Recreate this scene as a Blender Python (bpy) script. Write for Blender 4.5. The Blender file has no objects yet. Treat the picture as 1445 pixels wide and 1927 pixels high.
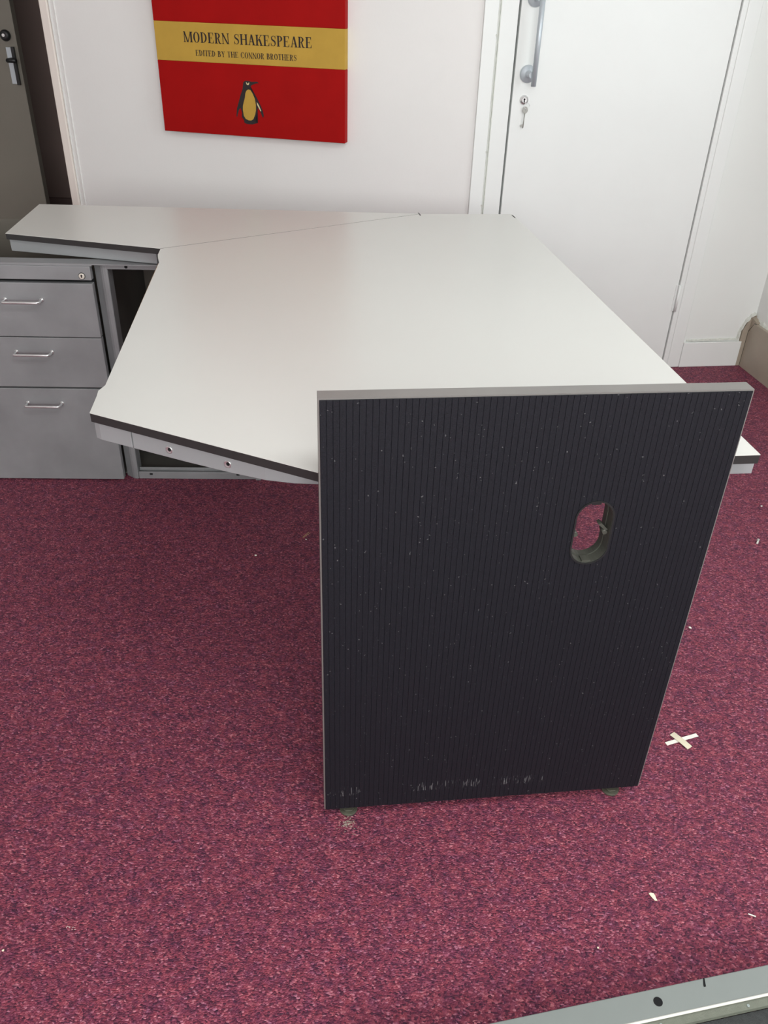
import bpy, bmesh, math, random
from mathutils import Matrix, Vector
random.seed(4)
PI = math.pi
scene = bpy.context.scene
col = scene.collection

# ------------------------------------------------------------------ camera
cam_data = bpy.data.cameras.new('camera')
cam_data.sensor_fit = 'VERTICAL'
cam_data.sensor_height = 36.0
cam_data.sensor_width = 27.0
cam_data.lens = 1550.0 / 1927.0 * 36.0
cam_data.clip_start = 0.02
camera = bpy.data.objects.new('camera', cam_data)
col.objects.link(camera)
R = Matrix(((0.99944, -0.0334, 0.0, 0.0), (0.0180, 0.5388, -0.8422, 0.0), (0.02813, 0.8417, 0.5391, 0.0), (0, 0, 0, 1)))
camera.matrix_world = Matrix.Translation((0, 0, 1.29)) @ R.to_3x3().to_quaternion().to_matrix().to_4x4()
scene.camera = camera

# ------------------------------------------------------------------ exposure, world, window light
scene.view_settings.view_transform = 'Standard'
scene.view_settings.look = 'None'
scene.view_settings.exposure = 0.04
scene.view_settings.gamma = 1.0
scene.view_settings.use_curve_mapping = False

world = bpy.data.worlds.new('overcast_sky')
scene.world = world
world.use_nodes = True
bg = world.node_tree.nodes['Background']
bg.inputs[0].default_value = (0.80, 0.90, 1.0, 1)
bg.inputs[1].default_value = 1.0


def area(name, loc, target, sx, sy, power, colour):
    l = bpy.data.lights.new(name, 'AREA')
    l.shape = 'RECTANGLE'
    l.size = sx
    l.size_y = sy
    l.energy = power
    l.color = colour
    o = bpy.data.objects.new(name, l)
    col.objects.link(o)
    o.location = loc
    d = Vector(target) - Vector(loc)
    o.rotation_euler = d.to_track_quat('-Z', 'Z').to_euler()
    return o


# daylight through the window openings of the right wall and of the wall behind the camera
area('daylight_right', (2.02, 1.35, 1.65), (0.0, 1.05, 1.2), 1.9, 1.3, 27, (0.94, 0.99, 0.97))
area('daylight_rear', (0.35, -2.42, 1.72), (0.35, 0.0, 1.35), 2.7, 1.3, 92, (0.97, 0.99, 0.96))
# unseen ceiling light, added so the desk shades the carpet below
area('ceiling_light', (0.70, 0.20, 2.50), (0.70, 0.20, 0.0), 1.5, 0.6, 22, (0.98, 0.99, 0.99))

# ------------------------------------------------------------------ materials


def lin(c):
    r = []
    for v in c:
        v = v / 255.0
        r.append(v / 12.92 if v <= 0.04045 else ((v + 0.055) / 1.055) ** 2.4)
    return (r[0], r[1], r[2], 1.0)


MATS = {}


def mat(name, c, rough=0.6, metal=0.0, var=0.06, scale=6.0, bump=0.0, bscale=200.0, spec=0.5, stretch=None):
    """a procedural material: slow tone variation by noise, optional fine bump"""
    if name in MATS:
        return MATS[name]
    m = bpy.data.materials.new(name)
    m.use_nodes = True
    nt = m.node_tree
    N, L = nt.nodes, nt.links
    b = N['Principled BSDF']
    b.inputs['Roughness'].default_value = rough
    b.inputs['Metallic'].default_value = metal
    b.inputs['Specular IOR Level'].default_value = spec
    tc = N.new('ShaderNodeTexCoord')
    mp = N.new('ShaderNodeMapping')
    L.new(tc.outputs['Object'], mp.inputs['Vector'])
    if stretch:
        mp.inputs['Scale'].default_value = stretch
    n = N.new('ShaderNodeTexNoise')
    n.inputs['Scale'].default_value = scale
    n.inputs['Detail'].default_value = 4
    L.new(mp.outputs['Vector'], n.inputs['Vector'])
    r = N.new('ShaderNodeValToRGB')
    base = lin(c)
    r.color_ramp.elements[0].position = 0.3
    r.color_ramp.elements[1].position = 0.7
    r.color_ramp.elements[0].color = tuple(max(0, v * (1 - var)) for v in base[:3]) + (1,)
    r.color_ramp.elements[1].color = tuple(min(1, v * (1 + var)) for v in base[:3]) + (1,)
    L.new(n.outputs['Fac'], r.inputs['Fac'])
    L.new(r.outputs['Color'], b.inputs['Base Color'])
    if bump:
        n2 = N.new('ShaderNodeTexNoise')
        n2.inputs['Scale'].default_value = bscale
        n2.inputs['Detail'].default_value = 3
        L.new(tc.outputs['Object'], n2.inputs['Vector'])
        bp = N.new('ShaderNodeBump')
        bp.inputs['Strength'].default_value = bump
        bp.inputs['Distance'].default_value = 0.002
        L.new(n2.outputs['Fac'], bp.inputs['Height'])
        L.new(bp.outputs['Normal'], b.inputs['Normal'])
    MATS[name] = m
    return m


def carpet_material():
    m = bpy.data.materials.new('maroon_carpet')
    m.use_nodes = True
    nt = m.node_tree
    N, L = nt.nodes, nt.links
    b = N['Principled BSDF']
    b.inputs['Roughness'].default_value = 0.72
    b.inputs['Specular IOR Level'].default_value = 0.38
    b.inputs['Sheen Weight'].default_value = 0.04
    b.inputs['Sheen Roughness'].default_value = 0.5
    b.inputs['Sheen Tint'].default_value = lin((235, 205, 225))
    tc = N.new('ShaderNodeTexCoord')
    # slow warp so the twist of the yarns is not aligned
    w = N.new('ShaderNodeTexNoise')
    w.inputs['Scale'].default_value = 90
    w.inputs['Detail'].default_value = 2
    L.new(tc.outputs['Object'], w.inputs['Vector'])
    mx = N.new('ShaderNodeVectorMath')
    mx.operation = 'MULTIPLY_ADD'
    mx.inputs[1].default_value = (0.006, 0.006, 0.0)
    L.new(w.outputs['Color'], mx.inputs[0])
    L.new(tc.outputs['Object'], mx.inputs[2])
    mp = N.new('ShaderNodeMapping')
    mp.inputs['Scale'].default_value = (0.62, 1.0, 1.0)
    mp.inputs['Rotation'].default_value = (0, 0, 0.35)
    L.new(mx.outputs['Vector'], mp.inputs['Vector'])
    v = N.new('ShaderNodeTexVoronoi')
    v.inputs['Scale'].default_value = 430
    L.new(mp.outputs['Vector'], v.inputs['Vector'])
    sep = N.new('ShaderNodeSeparateColor')
    L.new(v.outputs['Color'], sep.inputs['Color'])
    r = N.new('ShaderNodeValToRGB')
    cr = r.color_ramp
    cr.elements[0].position = 0.0
    cr.elements[0].color = lin((76, 31, 54))
    cr.elements[1].position = 1.0
    cr.elements[1].color = lin((204, 132, 144))
    for p, c in ((0.16, (97, 40, 63)), (0.4, (129, 55, 76)), (0.7, (149, 67, 86)), (0.9, (172, 92, 108))):
        e = cr.elements.new(p)
        e.color = lin(c)
    L.new(sep.outputs['Red'], r.inputs['Fac'])
    # patches of bluish and brownish yarn
    n = N.new('ShaderNodeTexNoise')
    n.inputs['Scale'].default_value = 42
    n.inputs['Detail'].default_value = 5
    n.inputs['Roughness'].default_value = 0.7
    L.new(tc.outputs['Object'], n.inputs['Vector'])
    r2 = N.new('ShaderNodeValToRGB')
    r2.color_ramp.elements[0].position = 0.36
    r2.color_ramp.elements[0].color = lin((205, 200, 232))
    r2.color_ramp.elements[1].position = 0.62
    r2.color_ramp.elements[1].color = lin((255, 244, 240))
    L.new(n.outputs['Fac'], r2.inputs['Fac'])
    mul = N.new('ShaderNodeMix')
    mul.data_type = 'RGBA'
    mul.blend_type = 'MULTIPLY'
    mul.inputs[0].default_value = 1.0
    L.new(r.outputs['Color'], mul.inputs[6])
    L.new(r2.outputs['Color'], mul.inputs[7])
    L.new(mul.outputs[2], b.inputs['Base Color'])
    add = N.new('ShaderNodeMath')
    add.operation = 'SUBTRACT'
    L.new(sep.outputs['Green'], add.inputs[0])
    L.new(v.outputs['Distance'], add.inputs[1])
    bp = N.new('ShaderNodeBump')
    bp.inputs['Strength'].default_value = 0.9
    bp.inputs['Distance'].default_value = 0.0022
    L.new(add.outputs[0], bp.inputs['Height'])
    L.new(bp.outputs['Normal'], b.inputs['Normal'])
    return m


M_wall = mat('painted_wall', (240, 238, 236), 0.75, var=0.015, scale=3, bump=0.12, bscale=120, spec=0.3)
M_wallr = mat('painted_wall_white', (234, 236, 233), 0.6, var=0.012, scale=3, bump=0.1, bscale=60, spec=0.3)
M_gloss = mat('white_gloss_paint', (236, 238, 236), 0.38, var=0.012, scale=5, bump=0.05, bscale=30)
M_cream = mat('cream_trim_paint', (244, 234, 226), 0.5, var=0.02)
M_bead = mat('rough_white_filler', (212, 214, 206), 0.8, var=0.1, scale=60, bump=0.6, bscale=120)
M_ceil = mat('ceiling_paint', (240, 240, 238), 0.8, var=0.01)
M_gap = mat('gap_shade', (60, 62, 56), 0.8)  # dark colour standing in for shade in narrow gaps
M_taupe = mat('taupe_board', (168, 157, 142), 0.5, var=0.07, scale=8)
M_taupel = mat('taupe_end_strip', (168, 156, 140), 0.6, var=0.06, scale=20)
M_lam = mat('off_white_laminate', (214, 214, 209), 0.30, var=0.012, scale=2.5, bump=0.03, bscale=500, spec=0.45)
M_edge = mat('black_edge_band', (48, 47, 47), 0.45, var=0.08, scale=30)
M_raw = mat('raw_chipboard', (136, 106, 74), 0.9, var=0.2, scale=90)
M_silver = mat('silver_grey_metal', (158, 160, 162), 0.42, metal=0.08, var=0.02, scale=8, bump=0.05, bscale=700)
M_cab = mat('grey_enamel_steel', (143, 144, 146), 0.40, metal=0.1, var=0.13, scale=7, bump=0.05, bscale=400)
M_cabin = mat('cabinet_inside', (84, 82, 78), 0.7, var=0.1, scale=9)
M_chrome = mat('bright_chrome', (232, 232, 232), 0.28, metal=0.85, var=0.02)
M_brushed = mat('brushed_steel', (196, 204, 210), 0.38, metal=0.35, var=0.03)
M_black = mat('black_plastic', (34, 35, 36), 0.42, var=0.06)
M_bplast = mat('lighter_black_plastic', (76, 77, 70), 0.42, var=0.12, scale=80)  # lighter tone for the liner's inner walls and clips
M_hole = mat('hole_shade', (8, 9, 12), 0.9)  # near-black colour painted in for the shade inside holes and gaps
M_green = mat('dull_green_glide', (84, 84, 72), 0.6, var=0.2, scale=80)
M_dust = mat('dust', (190, 180, 165), 1.0, var=0.2, scale=300)
M_paper = mat('white_paper', (240, 238, 228), 0.8, var=0.03, scale=40)
M_paperw = mat('beige_card', (222, 214, 190), 0.8, var=0.05, scale=40)
M_chip = mat('cream_chip', (246, 236, 208), 0.8, var=0.05, scale=100)
M_red = mat('red_canvas', (164, 13, 13), 0.6, var=0.05, scale=14, bump=0.15, bscale=900, spec=0.12)
M_tan = mat('tan_canvas', (194, 156, 70), 0.6, var=0.05, scale=14, bump=0.15, bscale=900, spec=0.12)
M_ink = mat('black_ink', (34, 24, 26), 0.6, var=0.1, scale=200)
M_pale = mat('pale_ink', (214, 196, 150), 0.6, var=0.05, scale=200)
M_dgrey = mat('dark_door_paint', (128, 123, 113), 0.55, var=0.04, scale=4)
M_brown = mat('dark_brown_wall', (142, 122, 116), 0.8, var=0.04)
M_brown2 = mat('dark_brown_skirting', (112, 92, 88), 0.7)
M_lgrey = mat('light_grey_powder_coat', (132, 138, 135), 0.45, metal=0.1, var=0.02, scale=12, bump=0.04, bscale=900)
M_lip = mat('pale_lip', (222, 222, 214), 0.35, var=0.03)
M_olive = mat('olive_backing_strip', (112, 116, 104), 0.7, var=0.08, scale=80, bump=0.3, bscale=500)
M_dark = mat('dark_felt', (58, 60, 60), 0.9, var=0.2, scale=180, bump=0.5, bscale=700)
M_carpet = carpet_material()


def ribbed_material():
    m = bpy.data.materials.new('black_ribbed_vinyl')
    m.use_nodes = True
    nt = m.node_tree
    N, L = nt.nodes, nt.links
    b = N['Principled BSDF']
    b.inputs['Roughness'].default_value = 0.55
    b.inputs['Specular IOR Level'].default_value = 0.28
    tc = N.new('ShaderNodeTexCoord')
    n = N.new('ShaderNodeTexNoise')
    n.inputs['Scale'].default_value = 500
    n.inputs['Detail'].default_value = 4
    L.new(tc.outputs['Object'], n.inputs['Vector'])
    r = N.new('ShaderNodeValToRGB')
    r.color_ramp.elements[0].position = 0.3
    r.color_ramp.elements[0].color = lin((18, 19, 24))
    r.color_ramp.elements[1].position = 0.75
    r.color_ramp.elements[1].color = lin((32, 33, 41))
    L.new(n.outputs['Fac'], r.inputs['Fac'])
    # scuff marks: a broken band of pale scratches low on the panel
    sp = N.new('ShaderNodeSeparateXYZ')
    L.new(tc.outputs['Object'], sp.inputs[0])
    band = N.new('ShaderNodeMath')
    band.operation = 'COMPARE'
    band.inputs[1].default_value = 0.066
    band.inputs[2].default_value = 0.011
    L.new(sp.outputs['Z'], band.inputs[0])
    mp = N.new('ShaderNodeMapping')
    mp.inputs['Scale'].default_value = (420, 1, 40)
    L.new(tc.outputs['Object'], mp.inputs[0])
    n3 = N.new('ShaderNodeTexNoise')
    n3.inputs['Scale'].default_value = 1.0
    L.new(mp.outputs[0], n3.inputs['Vector'])
    n4 = N.new('ShaderNodeTexNoise')
    n4.inputs['Scale'].default_value = 9.0
    L.new(tc.outputs['Object'], n4.inputs['Vector'])
    g = N.new('ShaderNodeMath')
    g.operation = 'GREATER_THAN'
    g.inputs[1].default_value = 0.60
    L.new(n3.outputs['Fac'], g.inputs[0])
    g2 = N.new('ShaderNodeMath')
    g2.operation = 'GREATER_THAN'
    g2.inputs[1].default_value = 0.52
    L.new(n4.outputs['Fac'], g2.inputs[0])
    m1 = N.new('ShaderNodeMath')
    m1.operation = 'MULTIPLY'
    L.new(band.outputs[0], m1.inputs[0])
    L.new(g.outputs[0], m1.inputs[1])
    m2 = N.new('ShaderNodeMath')
    m2.operation = 'MULTIPLY'
    L.new(m1.outputs[0], m2.inputs[0])
    L.new(g2.outputs[0], m2.inputs[1])
    # tiny specks of lint
    n5 = N.new('ShaderNodeTexNoise')
    n5.inputs['Scale'].default_value = 300
    n5.inputs['Detail'].default_value = 0
    L.new(tc.outputs['Object'], n5.inputs['Vector'])
    g5 = N.new('ShaderNodeMath')
    g5.operation = 'GREATER_THAN'
    g5.inputs[1].default_value = 0.855
    L.new(n5.outputs['Fac'], g5.inputs[0])
    m3 = N.new('ShaderNodeMath')
    m3.operation = 'MAXIMUM'
    L.new(m2.outputs[0], m3.inputs[0])
    L.new(g5.outputs[0], m3.inputs[1])
    mx = N.new('ShaderNodeMix')
    mx.data_type = 'RGBA'
    L.new(m3.outputs[0], mx.inputs[0])
    L.new(r.outputs['Color'], mx.inputs[6])
    mx.inputs[7].default_value = lin((96, 96, 98))
    L.new(mx.outputs[2], b.inputs['Base Color'])
    bp = N.new('ShaderNodeBump')
    bp.inputs['Strength'].default_value = 0.35
    bp.inputs['Distance'].default_value = 0.001
    L.new(n.outputs['Fac'], bp.inputs['Height'])
    L.new(bp.outputs['Normal'], b.inputs['Normal'])
    return m


M_rib = ribbed_material()

# ------------------------------------------------------------------ mesh helpers


def box(bm, x0, x1, y0, y1, z0, z1, mi=0, bevel=0.0):
    vs = [bm.verts.new((x, y, z)) for z in (z0, z1) for y in (y0, y1) for x in (x0, x1)]
    idx = ((0, 2, 3, 1), (4, 5, 7, 6), (0, 1, 5, 4), (2, 6, 7, 3), (0, 4, 6, 2), (1, 3, 7, 5))
    fs = [bm.faces.new([vs[i] for i in f]) for f in idx]
    for f in fs:
        f.material_index = mi
    if bevel:
        es = list({e for f in fs for e in f.edges})
        r = bmesh.ops.bevel(bm, geom=es, offset=bevel, segments=2, affect='EDGES', profile=0.5)
        for f in r['faces']:
            f.material_index = mi


def prism(bm, pts, z0, z1, mi=0):
    """pts: xy outline, extruded along z"""
    a = [bm.verts.new((p[0], p[1], z0)) for p in pts]
    b = [bm.verts.new((p[0], p[1], z1)) for p in pts]
    n = len(pts)
    fs = [bm.faces.new(a[::-1]), bm.faces.new(b)]
    for i in range(n):
        j = (i + 1) % n
        fs.append(bm.faces.new((a[i], a[j], b[j], b[i])))
    for f in fs:
        f.material_index = mi
    return fs


def prism_y(bm, pts, y0, y1, mi=0):
    """pts: xz outline, extruded along y"""
    a = [bm.verts.new((p[0], y0, p[1])) for p in pts]
    b = [bm.verts.new((p[0], y1, p[1])) for p in pts]
    n = len(pts)
    fs = [bm.faces.new(a), bm.faces.new(b[::-1])]
    for i in range(n):
        j = (i + 1) % n
        fs.append(bm.faces.new((a[j], a[i], b[i], b[j])))
    for f in fs:
        f.material_index = mi
    return fs


def tube(bm, pts, r, seg=12, mi=0):
    """round bar through a list of points"""
    pts = [Vector(p) for p in pts]
    rings = []
    up = None
    for i, p in enumerate(pts):
        if i == 0:
            t = pts[1] - p
        elif i == len(pts) - 1:
            t = p - pts[i - 1]
        else:
            t = (pts[i + 1] - p).normalized() + (p - pts[i - 1]).normalized()
        t.normalize()
        if up is None:
            up = Vector((0, 0, 1)) if abs(t.z) < 0.9 else Vector((0, 1, 0))
        a = t.cross(up).normalized()
        bb = a.cross(t).normalized()
        up = bb
        rings.append([bm.verts.new(p + a * math.cos(2 * PI * k / seg) * r + bb * math.sin(2 * PI * k / seg) * r) for k in range(seg)])
    for i in range(len(rings) - 1):
        for k in range(seg):
            f = bm.faces.new((rings[i][k], rings[i][(k + 1) % seg], rings[i + 1][(k + 1) % seg], rings[i + 1][k]))
            f.smooth = True
            f.material_index = mi
    for f in (bm.faces.new(rings[0][::-1]), bm.faces.new(rings[-1])):
        f.material_index = mi


def lathe_y(bm, prof, cx, cz, seg=32, mi=0):
    """prof: list of (radius, y), spun about the y axis through (cx, cz)"""
    rings = []
    for r, y in prof:
        rings.append([bm.verts.new((cx + r * math.cos(2 * PI * k / seg), y, cz + r * math.sin(2 * PI * k / seg))) for k in range(seg)])
    for i in range(len(rings) - 1):
        for k in range(seg):
            f = bm.faces.new((rings[i][k], rings[i][(k + 1) % seg], rings[i + 1][(k + 1) % seg], rings[i + 1][k]))
            f.material_index = mi
            f.smooth = True
    f = bm.faces.new(rings[-1])
    f.material_index = mi
    f = bm.faces.new(rings[0][::-1])
    f.material_index = mi


def obj(name, bm, mats, parent=None, loc=(0, 0, 0), rz=0.0, bevel=0.0):
    bmesh.ops.recalc_face_normals(bm, faces=bm.faces)
    me = bpy.data.meshes.new(name)
    bm.to_mesh(me)
    bm.free()
    for m in (mats if isinstance(mats, (list, tuple)) else [mats]):
        me.materials.append(m)
    o = bpy.data.objects.new(name, me)
    col.objects.link(o)
    o.location = loc
    o.rotation_euler = (0, 0, rz)
    if parent:
        o.parent = parent
    if bevel:
        b = o.modifiers.new('soft_edges', 'BEVEL')
        b.width = bevel
        b.segments = 2
        b.limit_method = 'ANGLE'
        b.angle_limit = 0.6
    return o


def thing(name, label, cat, loc, deg=0.0, group=None):
    o = bpy.data.objects.new(name, None)
    o.empty_display_size = 0.1
    col.objects.link(o)
    o.location = loc
    o.rotation_euler = (0, 0, math.radians(deg))
    o['label'] = label
    o['category'] = cat
    if group:
        o['group'] = group
    return o


def tag(o, label, cat, group=None):
    o['label'] = label
    o['category'] = cat
    if group:
        o['group'] = group
    return o


def struct(o):
    o['kind'] = 'structure'
    return o


def B():
    return bmesh.new()


DO = (0.263, 3.063, 0.0)      # where the picture wall meets the door wall
DR = math.radians(8.7)        # direction of the door wall
PR = math.radians(-13.0)      # direction of the picture wall
CEIL = 2.55

# ------------------------------------------------------------------ room shell
bm = B()
box(bm, -4.2, 3.2, -3.2, 5.2, -0.08, 0.0)
struct(obj('floor', bm, M_carpet))
bm = B()
box(bm, -4.2, 3.2, -3.2, 5.2, CEIL, CEIL + 0.08)
struct(obj('ceiling', bm, M_ceil))

# door wall: frame of reference u along the wall, y into the wall
bm = B()
box(bm, 0.0, 0.0565, 0.0, 0.10, 0, CEIL)
box(bm, 0.88, 1.32, 0.0, 0.10, 0, CEIL)
box(bm, 0.0565, 0.88, 0.0, 0.10, 2.05, CEIL)
struct(obj('wall_back', bm, M_wallr, loc=DO, rz=DR))
# left lining board, standing slightly proud, with the filled groove beside it
bm = B()
box(bm, 0.0005, 0.047, -0.010, 0.0, 0, 2.12)
struct(obj('trim_1', bm, M_gloss, loc=DO, rz=DR, bevel=0.002))
bm = B()
box(bm, 0.0475, 0.0495, -0.0075, 0.0, 0, 2.12)
box(bm, 0.0540, 0.0565, -0.0050, 0.0, 0, 2.12)
for z in (0.635, 0.812, 1.16, 1.52, 1.85):
    box(bm, 0.0450, 0.0500, -0.0135, -0.004, z, z + 0.006)
g_o = struct(obj('trim_2', bm, M_bead, loc=DO, rz=DR))
# door frame with rebate, both sides and head
bm = B()
box(bm, 0.0565, 0.1135, -0.004, 0.10, 0, 2.05)
box(bm, 0.865, 0.883, -0.008, 0.10, 0, 2.05)
box(bm, 0.1135, 0.865, -0.010, 0.10, 1.995, 2.05)
struct(obj('trim_3', bm, M_gloss, loc=DO, rz=DR, bevel=0.0015))
# right architrave
bm = B()
box(bm, 0.883, 0.935, -0.011, 0.0, 0, 2.11)
struct(obj('trim_4', bm, M_gloss, loc=DO, rz=DR, bevel=0.004))
# rebate stops and backing, coloured dark for the shade in the door gap
bm = B()
box(bm, 0.10, 0.88, 0.10, 0.12, 0, 2.02)
box(bm, 0.1135, 0.130, 0.047, 0.10, 0, 1.995)
box(bm, 0.850, 0.865, 0.047, 0.10, 0, 1.995)
struct(obj('trim_5', bm, M_gap, loc=DO, rz=DR))

# the white door
door = bpy.data.objects.new('door_1', None)
col.objects.link(door)
door.location = DO
door.rotation_euler = (0, 0, DR)
struct(door)
bm = B()
box(bm, 0.1215, 0.8620, 0.000, 0.042, 0.006, 1.99)
obj('door_leaf', bm, M_gloss, door, bevel=0.002)
hd = bpy.data.objects.new('door_handle', None)
col.objects.link(hd)
hd.parent = door
bm = B()
tube(bm, [(0.1730, -0.056, 1.022), (0.1730, -0.056, 1.300)], 0.0085, 20)
obj('pull_bar', bm, M_brushed, hd)
for z in (1.054, 1.269):
    bm = B()
    lathe_y(bm, [(0.027, 0.004), (0.027, -0.004), (0.024, -0.008), (0.0125, -0.009), (0.0095, -0.012), (0.0095, -0.050)], 0.1660, z)
    obj('handle_rose', bm, M_brushed, hd)
bm = B()
lathe_y(bm, [(0.0150, 0.004), (0.0150, -0.003), (0.0125, -0.006), (0.0085, -0.006), (0.0085, -0.0075)], 0.163, 0.9765)
esc = obj('escutcheon', bm, M_chrome, door)
bm = B()
box(bm, 0.1610, 0.1640, -0.0090, -0.007, 0.9690, 0.9785)
lathe_y(bm, [(0.0028, -0.007), (0.0028, -0.009)], 0.1625, 0.9790, 16)
obj('keyhole', bm, M_hole, esc)
for z in (0.236, 1.72):
    bm = B()
    box(bm, 0.8535, 0.8665, -0.003, 0.004, z, z + 0.103)
    box(bm, 0.8670, 0.8815, -0.0095, -0.004, z, z + 0.103)
    tube(bm, [(0.8645, -0.011, z), (0.8645, -0.011, z + 0.103)], 0.0048, 12)
    obj('hinge', bm, M_gloss, door)

# baseboard right of the door with its rough filler line
bm = B()
box(bm, 0.936, 1.185, -0.011, 0.0, 0, 0.105)
struct(obj('baseboard_back', bm, M_gloss, loc=DO, rz=DR, bevel=0.002))


def filler_line(bm, pts, w, h, off=-0.001):
    """an uneven bead of filler laid along a poly line in the xz plane"""
    P = []
    for i in range(len(pts) - 1):
        a, b = Vector(pts[i]), Vector(pts[i + 1])
        n = max(2, int((b - a).length / 0.008))
        for k in range(n):
            P.append(a.lerp(b, k / n))
    P.append(Vector(pts[-1]))
    prev = None
    for i, p in enumerate(P):
        if i < len(P) - 1:
            t = (P[i + 1] - p).normalized()
        nrm = Vector((-t[1], t[0]))
        ww = w * random.uniform(0.7, 1.25)
        hh = h * random.uniform(0.6, 1.3)
        c = [p - nrm * ww / 2, p + nrm * ww / 2]
        ring = [bm.verts.new((c[0][0], off + 0.004, c[0][1])), bm.verts.new((p[0] - nrm[0] * ww * 0.25, off - hh, p[1] - nrm[1] * ww * 0.25)),
                bm.verts.new((p[0] + nrm[0] * ww * 0.25, off - hh * 0.8, p[1] + nrm[1] * ww * 0.25)), bm.verts.new((c[1][0], off + 0.004, c[1][1]))]
        if prev:
            for q in range(4):
                bm.faces.new((prev[q], prev[(q + 1) % 4], ring[(q + 1) % 4], ring[q]))
        else:
            bm.faces.new(ring)
        prev = ring
    bm.faces.new(prev[::-1])


bm = B()
filler_line(bm, [(0.948, 0.111), (1.165, 0.113)], 0.010, 0.006)
filler_line(bm, [(1.165, 0.109), (1.170, 0.150), (1.183, 0.186), (1.203, 0.211), (1.217, 0.218)], 0.014, 0.008)
struct(obj('trim_6', bm, M_bead, loc=DO, rz=DR))

# right wall with window opening (out of the frame), perpendicular to the door wall
RW = 1.222
bm = B()
box(bm, RW, RW + 0.12, -5.6, 0.0, 0, 0.85)
box(bm, RW, RW + 0.12, -5.6, 0.0, 2.35, CEIL)
box(bm, RW, RW + 0.12, -0.75, 0.0, 0.85, 2.35)
box(bm, RW, RW + 0.12, -5.6, -2.85, 0.85, 2.35)
struct(obj('wall_right', bm, M_wallr, loc=DO, rz=DR))


def window(name, x0, x1, z0, z1, y, loc, rz, axis):
    root = bpy.data.objects.new(name, None)
    col.objects.link(root)
    root.location = loc
    root.rotation_euler = (0, 0, rz)
    struct(root)
    bm = B()
    t = 0.045

    def bb(a0, a1, c0, c1):
        if axis == 'x':
            box(bm, a0, a1, y, y + 0.05, c0, c1)
        else:
            box(bm, y, y + 0.05, a0, a1, c0, c1)
    bb(x0, x1, z0, z0 + t)
    bb(x0, x1, z1 - t, z1)
    bb(x0, x0 + t, z0, z1)
    bb(x1 - t, x1, z0, z1)
    bb((x0 + x1) / 2 - t / 2, (x0 + x1) / 2 + t / 2, z0, z1)
    obj('window_frame', bm, M_gloss, root)


window('window_1', -2.85, -0.75, 0.85, 2.35, RW + 0.04, DO, DR, 'y')

# boxed taupe skirting along the right wall


def prism_x(bm, pts, x0, x1):
    a = [bm.verts.new((x0, p[0], p[1])) for p in pts]
    b = [bm.verts.new((x1, p[0], p[1])) for p in pts]
    n = len(pts)
    bm.faces.new(a)
    bm.faces.new(b[::-1])
    for i in range(n):
        q = (i + 1) % n
        bm.faces.new((a[q], a[i], b[i], b[q]))


bm = B()
prism_x(bm, [(-5.5, 0.0), (-0.0125, 0.0), (-0.0125, 0.147), (-0.040, 0.189), (-5.5, 0.189)], 1.200, RW)
struct(obj('baseboard_right', bm, M_taupe, loc=DO, rz=DR, bevel=0.001))
bm = B()
prism_y(bm, [(1.177, 0.0), (1.177, 0.150), (1.192, 0.190), (1.207, 0.206), (RW, 0.210), (RW, 0.0)], -0.0085, 0.0)
prism_x(bm, [(-0.0085, 0.150), (-0.0085, 0.205), (-0.050, 0.195), (-0.050, 0.190), (-0.041, 0.190), (-0.0145, 0.150)], 1.2035, RW)
struct(obj('trim_7', bm, M_taupel, loc=DO, rz=DR))
bm = B()
prism_x(bm, [(-0.0088, 0.0), (-0.0088, 0.149), (-0.0385, 0.1905), (-0.050, 0.1905), (-0.050, 0.170), (-0.020, 0.140), (-0.020, 0.0)], 1.2012, RW - 0.001)  # dark solid in place of the shaded slot at the skirting end
struct(obj('trim_8', bm, M_gap, loc=DO, rz=DR))
# bead along the top of the skirting, and the ragged carpet edge strip at its foot
bm = B()
y = -0.01
ring0 = None
while y > -4.0:
    hh = random.uniform(0.006, 0.013)
    z0 = 0.188
    ring = [bm.verts.new(v) for v in ((RW + 0.001, y, z0), (RW - 0.008, y, z0 + 0.001), (RW - 0.005, y, z0 + hh), (RW + 0.001, y, z0 + hh * 1.7))]
    if ring0:
        for q in range(4):
            bm.faces.new((ring0[q], ring0[(q + 1) % 4], ring[(q + 1) % 4], ring[q]))
    ring0 = ring
    y -= 0.012
struct(obj('trim_9', bm, M_bead, loc=DO, rz=DR))

# picture wall (u runs left from the corner as negative x)
bm = B()
box(bm, -1.583, 0.012, 0.0, 0.10, 0, CEIL)
box(bm, -2.45, -1.583, 0.0, 0.10, 2.08, CEIL)
box(bm, -3.6, -2.45, 0.0, 0.10, 0, CEIL)
struct(obj('wall_left', bm, M_wall, loc=DO, rz=PR))
bm = B()
box(bm, -1.585, -1.5530, -0.012, 0.0, 0, 2.10)
box(bm, -2.48, -2.45, -0.012, 0.0, 0, 2.10)
box(bm, -2.45, -1.585, -0.012, 0.0, 2.065, 2.10)
struct(obj('trim_10', bm, M_cream, loc=DO, rz=PR, bevel=0.003))
bm = B()
pts = []
z = 0.0
a = [(-1.5510, 0.006, 0.005), (-1.5330, 0.007, 0.004)]
for (u, w, h) in a:
    filler_line(bm, [(u, 0.0), (u + 0.002, 2.1)], w, h)
struct(obj('trim_11', bm, M_wall, loc=DO, rz=PR))
bm = B()
box(bm, -1.553, -0.001, -0.014, 0.0, 0, 0.105)
struct(obj('baseboard_left', bm, M_gloss, loc=DO, rz=PR))

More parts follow.
